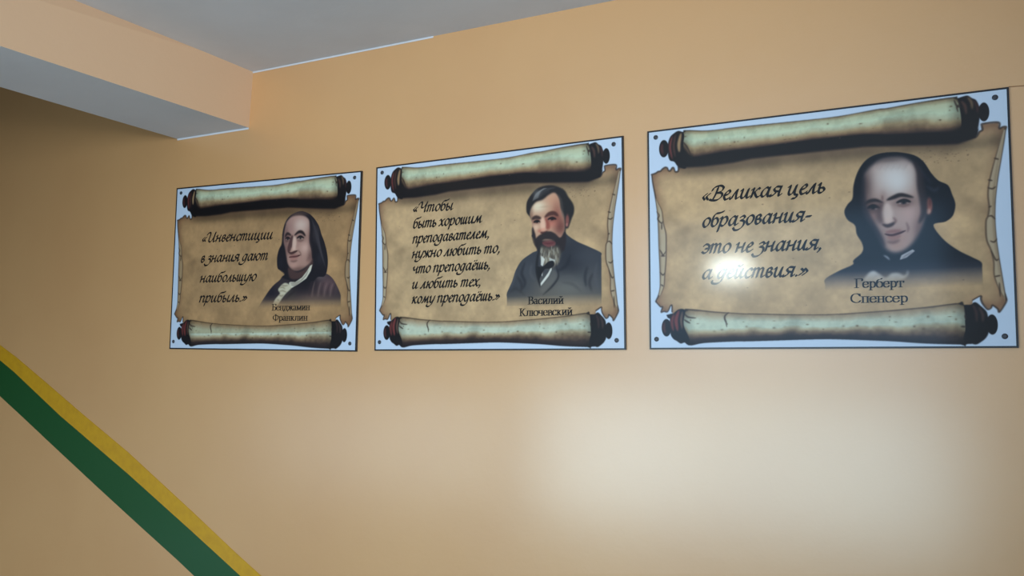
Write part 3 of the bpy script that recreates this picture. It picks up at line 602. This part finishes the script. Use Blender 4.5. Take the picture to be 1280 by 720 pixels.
# wall behind the photographer with its window opening
def wall_with_hole():
    x0,x1,z0,z1 = XL,XR,FLOOR-.2,UPPER; xs = [x0,-3.95,-1.25,WX0,WX1,2.65,4.0,x1]; zs = [z0,WZ0,-.12,WZ1,z1]; bm = bmesh.new()
    holes = {(1,1),(3,1),(3,2),(5,2)}; g = {}; ys = (FRONT_Y, FRONT_Y-.3)
    for y in ys:
        for i, x in enumerate(xs):
            for j, z in enumerate(zs): g[(i,j,y)] = bm.verts.new((x,y,z))
    for i in range(7):
        for j in range(4):
            if (i,j) in holes:
                for (di,dj),(a,b) in {(-1,0):((i,j),(i,j+1)),(1,0):((i+1,j),(i+1,j+1)),(0,-1):((i,j),(i+1,j)),(0,1):((i,j+1),(i+1,j+1))}.items():
                    if (i+di,j+dj) not in holes: bm.faces.new([g[(*a,ys[0])],g[(*b,ys[0])],g[(*b,ys[1])],g[(*a,ys[1])]])
            else:
                for y in ys: bm.faces.new([g[(i,j,y)],g[(i+1,j,y)],g[(i+1,j+1,y)],g[(i,j+1,y)]])
    bmesh.ops.recalc_face_normals(bm, faces=bm.faces); me = bpy.data.meshes.new('wall_front'); bm.to_mesh(me); me.materials.append(M_far)
    o = bpy.data.objects.new('wall_front', me); C.objects.link(o); struct(o)
wall_with_hole()
def window(name, X0, X1, Z0, Z1, bars=()):
    y0, y1 = FRONT_Y-.16, FRONT_Y-.10; t = .045; V = []; Fc = []
    def b(x0,x1,z0,z1):
        i = len(V); V.extend([(x0,y0,z0),(x1,y0,z0),(x1,y1,z0),(x0,y1,z0),(x0,y0,z1),(x1,y0,z1),(x1,y1,z1),(x0,y1,z1)])
        Fc.extend([tuple(i+k for k in f) for f in ((0,3,2,1),(4,5,6,7),(0,1,5,4),(1,2,6,5),(2,3,7,6),(3,0,4,7))])
    b(X0,X0+t,Z0,Z1); b(X1-t,X1,Z0,Z1); b(X0+t,X1-t,Z0,Z0+t); b(X0+t,X1-t,Z1-t,Z1)
    for z in bars: b(X0+t,X1-t,z-.03,z+.03)
    struct(link(name, V, Fc, M_frame))
window('window_1', WX0, WX1, WZ0, WZ1, (-.12,)); window('window_2', -3.95, -1.25, WZ0, -.12); window('added_window', 2.65, 4.0, -.12, WZ1)  # the right-hand frame is made up, to go with the added fill lamp
CE = struct(box('ceiling', (-.86,FRONT_Y,CEIL), (XR,0,CEIL+.3), M_white))
struct(box('ceiling_upper', (XL,FRONT_Y,UPPER), (XR,0,UPPER+.2), M_white))
FL = struct(box('floor', (-2.5,FRONT_Y,FLOOR-.2), (XR,0,FLOOR), M_floor))
# the flight climbs to the left along the wall, as the painted band does
prof = [(-2.5,FLOOR-.2)]; x, z = -2.5, FLOOR
for i in range(9):
    z += .155; prof.append((x, z)); x -= .30; prof.append((x, z))
prof += [(XL, z), (XL, FLOOR-.2)]
V = [(px, -1.35, pz) for px, pz in prof]+[(px, 0, pz) for px, pz in prof]; n = len(prof)
Fc = [tuple(range(n)), tuple(range(2*n-1, n-1, -1))]+[(i,(i+1)%n,(i+1)%n+n,i+n) for i in range(n)]
struct(link('trim_1', V, Fc, M_floor))

# ceiling beam across the flight, whitewashed underneath
A  = on_plane(316.7,89.3,1,0);  Bq = on_plane(311,161.8,1,0); D = on_plane(222,171.6,1,0)
zb = (Bq[2]+D[2])/2
N1 = on_plane(90,0,2,CEIL); N2 = on_plane(0,57.3,2,zb); N3 = on_plane(0,108.6,2,zb)
def ext(p, q, y):                       # carry an edge on to the wall behind the photographer
    t = (y-p[1])/(q[1]-p[1]); return np.array([p[0]+(q[0]-p[0])*t, y, p[2]+(q[2]-p[2])*t])
A[2] = CEIL+.02; N1[2] = CEIL+.02; Bq[2] = D[2] = zb
P = [A, Bq, D, np.array([D[0],0,CEIL+.02])]
Qe = [ext(A,N1,FRONT_Y), ext(Bq,N2,FRONT_Y), ext(D,N3,FRONT_Y), ext(D,N3,FRONT_Y)]; Qe[3][2] = CEIL+.02
Qe[0][0] = Qe[1][0] + .0 if abs(Qe[0][0]-Qe[1][0]) < .02 else Qe[0][0]
V = P+Qe
bo = link('trim_2', V, [(0,1,5,4),(1,2,6,5),(2,3,7,6),(3,0,4,7),(0,3,2,1),(4,5,6,7)], M_beam)
bo.data.materials.append(M_white); bo.data.polygons[1].material_index = 1
struct(bo); bo['label'] = 'peach painted ceiling beam with a whitewashed underside'

# whitewash slopped over on to the wall along the ceiling and the beam's end
struct(box('trim_6', (A[0]-.002,-.0015,CEIL-.006), (.25,.002,CEIL+.001), M_white))
struct(box('trim_7', (D[0],-.0015,zb-.007), (Bq[0],.002,zb+.001), M_white))

# painted dado band running down with the stairs: two paints on the plaster, a hair proud of it
def band(name, top, bot, m, th=.0012):
    T = [on_plane(x,y,1,0) for x,y in top]; Bt = [on_plane(x,y,1,0) for x,y in bot]
    def more(p, q, L): d = (q-p)/np.linalg.norm(q-p); return q+d*L
    T = [more(T[1],T[0],1.6)]+T+[more(T[-2],T[-1],.7)]; Bt = [more(Bt[1],Bt[0],1.6)]+Bt+[more(Bt[-2],Bt[-1],.7)]
    V = [(p[0],-th,p[2]) for p in T]+[(p[0],-th,p[2]) for p in Bt]+[(p[0],.004,p[2]) for p in T]+[(p[0],.004,p[2]) for p in Bt]; n = len(T); F_ = []
    for i in range(n-1):
        F_ += [(i,n+i,n+i+1,i+1),(2*n+i,2*n+i+1,3*n+i+1,3*n+i),(i,i+1,2*n+i+1,2*n+i),(n+i,3*n+i,3*n+i+1,n+i+1)]
    return struct(link(name, V, F_, m))
YT = [(0,431),(20,446),(60,480),(98,513),(160,565),(240,639),(295,691),(327,720)]
YB = [(0,450),(18,465),(58,503),(76,520),(160,592),(240,664),(275,696),(301,720)]
GB = [(0,495),(26,519),(60,551),(120,607),(180,662),(222,700),(243,720)]
GT = [(0,450),(18,465),(58,503),(76,520),(160,592),(275,696),(301,720)]
band('trim_3', YT, YB, M_yellow, .0016)
band('trim_4', GT, GB, M_green)

# ---------------------------------------------------------------- the three quotation boards
SHEET = {1: C1, 2: C2, 3: C3}
BT = .008                                # board thickness
def wall_pt(k, u, v):
    q = np.linalg.inv(HM[k]) @ np.array([u, v, 1.]); q = q[:2]/q[2]
    p = on_plane(q[0], q[1], 1, -BT); return p
def flat(name, k, uvs, faces, depth, m, parent, uvmap=True):
    V = [wall_pt(k, u, v)+[0,-depth,0] for u, v in uvs]
    o = link(name, V, faces, m, parent)
    if uvmap:
        l = o.data.uv_layers.new(name='sheet')
        for lp in o.data.loops: l.data[lp.index].uv = (uvs[lp.vertex_index][0], 1-uvs[lp.vertex_index][1])
    return o
def outline(name, k, uvs, depth, m, parent):
    """flat printed piece with the outline uvs (sheet units)"""
    bm = bmesh.new(); vs = []
    for u, v in uvs:
        p = wall_pt(k, u, v); vs.append(bm.verts.new((p[0], p[1]-depth, p[2])))
    f = bm.faces.new(vs); f.normal_update()
    if f.normal.y > 0: f.normal_flip()
    bmesh.ops.triangulate(bm, faces=[f], ngon_method='EAR_CLIP'); bm.verts.index_update()
    lay = bm.loops.layers.uv.new('sheet')
    for f in bm.faces:
        for lp in f.loops: u, v = uvs[lp.vert.index]; lp[lay].uv = (u, 1-v)
    me = bpy.data.meshes.new(name); bm.to_mesh(me); bm.free(); me.materials.append(m)
    o = bpy.data.objects.new(name, me); C.objects.link(o); o.parent = parent; return o

scroll = paint_scroll()
def image(name, a):
    im = bpy.data.images.new(name, TW, TH); px = np.ones((TH,TW,4), np.float32); px[...,:3] = np.clip(a[::-1], 0, 1)
    im.pixels.foreach_set(px.ravel()); im.update(); im.pack(); return im
LABEL = {1: 'parchment scroll board with a long-haired balding man in a white neckcloth',
         2: 'parchment scroll board with a bearded man beside seven lines of script',
         3: 'parchment scroll board with a clean-shaven man in a dark high-collared coat'}
SILS = {1: [(HAIR1,k1),(COAT1,m1)], 2: [(HAIR2+[(440,520),(420,640),(330,720),(240,700),(205,640),(175,560),(150,480),(150,400),(130,340)],k2),(COAT2,s2)], 3: [(SIL3,s3)]}
PLAB = {1:'portrait of a balding long-haired man in white neckcloth and brown coat', 2:'portrait of a bearded man with swept dark hair in a grey coat', 3:'portrait of a high-browed man with dark side hair and white collar'}
for k, paint in ((1,paint1),(2,paint2),(3,paint3)):
    a = scroll.copy()
    if k == 1: a *= 1-SCROLL_MASK[...,None]*np.array([.10,.15,.21])      # dimmer, warmer light on this board, tinted into its scroll colour
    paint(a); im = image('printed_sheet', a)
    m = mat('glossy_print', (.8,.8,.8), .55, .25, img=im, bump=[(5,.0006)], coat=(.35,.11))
    ct = wall_pt(k, .5, 1)
    root = bpy.data.objects.new('wall_poster', None); C.objects.link(root); root.location = (ct[0], 0, ct[2]); root['label'] = LABEL[k]; root['category'] = 'poster'
    root['group'] = 'quotation boards along the stair wall'
    inv = Matrix.Translation(-root.location)
    kids = []
    e = .0045; g = .7
    # board body
    c4 = [wall_pt(k,u,v) for u,v in ((0,0),(1,0),(1,1),(0,1))]
    V = [(p[0],-.0005,p[2]) for p in c4]+[(p[0],-BT+.0006,p[2]) for p in c4]
    kids.append(link('backing_board', V, [(0,1,2,3),(7,6,5,4),(0,4,5,1),(1,5,6,2),(2,6,7,3),(3,7,4,0)], M_back, root))
    # black edging around the rim
    ins = [(e,e/g),(1-e,e/g),(1-e,1-e/g),(e,1-e/g)]; out = [(-.001,-.001),(1.001,-.001),(1.001,1.001),(-.001,1.001)]
    V = [wall_pt(k,*q)+[0,-.0006,0] for q in out]+[wall_pt(k,*q)+[0,-.0006,0] for q in ins]+[np.array([wall_pt(k,*q)[0],-.0003,wall_pt(k,*q)[2]]) for q in out]
    Fc = []
    for i in range(4):
        j = (i+1)%4; Fc += [(i,4+i,4+j,j),(i,j,8+j,8+i)]
    kids.append(link('edging', V, Fc, M_edge, root))
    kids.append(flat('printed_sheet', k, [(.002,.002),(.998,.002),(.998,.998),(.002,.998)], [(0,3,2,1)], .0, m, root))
    # the scroll as its own piece of the print
    so = [tuple(q) for q in PARCH[::1]]
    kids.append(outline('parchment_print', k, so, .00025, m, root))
    for rr in ((TOP_T,TOP_B,'rolled_end_print'),(BOT_T,BOT_B,'rolled_end_print')):
        kids.append(outline(rr[2], k, [tuple(q) for q in np.concatenate([rr[0],rr[1][::-1]])], .0004, m, root))
    for j, (pts, og) in enumerate(SILS[k]):
        po = uv_of(k, pts, og)
        o = outline('portrait' if j == 0 else 'portrait_coat', k, [tuple(q) for q in po], .0007+.0001*(1-j), m, root); kids.append(o)
        if j == 0: o['label'] = PLAB[k]
    for tx, face, og, p, q, xh in TEXT[k]:
        ab = uv_of(k, [p, q, (p[0], p[1]-xh*og[2])], og)
        W = [wall_pt(k, *t) for t in ab]; x2 = np.linalg.norm(W[2]-W[0])
        V, Fc = write(tx, face, (W[0][0],W[0][2]), (W[1][0],W[1][2]), x2, .27 if face == 'pen' else .26)
        dep = {i: (n % 24)*1e-5 for n, f in enumerate(Fc) for i in f}      # pen strokes overlap: keep them a hair apart
        V3 = [(x, -BT-.0011-dep[i], z) for i, (x, z) in enumerate(V)]
        kids.append(link('quote_line' if face == 'pen' else 'name_line', V3, Fc, M_ink, root))
    # screws in the corners
    for u, v in ((.027,.032),(.968,.034),(.970,.957),(.022,.955)):
        p = wall_pt(k,u,v); r = .0075; V = []; Fc = []; n = 12
        for rr, d in ((r,.0),(r,.0016),(r*.55,.0032)):
            V += [(p[0]+rr*math.cos(2*math.pi*i/n), p[1]-d, p[2]+rr*math.sin(2*math.pi*i/n)) for i in range(n)]
        for s in range(2):
            Fc += [(s*n+i,s*n+(i+1)%n,(s+1)*n+(i+1)%n,(s+1)*n+i) for i in range(n)]
        Fc.append(tuple(2*n+i for i in range(n)))
        kids.append(link('screw', V, Fc, M_screw, root))
    for o in kids: o.data.transform(inv)

# hairline joint in the plaster running out from the right-hand board
p0 = on_plane(1261,108.6,1,0); p1 = on_plane(1280,107.2,1,0); d = p1-p0; p2 = p0+d*12
V = [(p0[0],-.0006,p0[2]-.0013),(p2[0],-.0006,p2[2]-.0010),(p2[0],-.0006,p2[2]+.0010),(p0[0],-.0006,p0[2]+.0013)]
V += [(x,.003,z) for x,_,z in V]
struct(link('trim_5', V, [(0,1,2,3),(7,6,5,4),(0,4,5,1),(1,5,6,2),(2,6,7,3),(3,7,4,0)], M_crack))
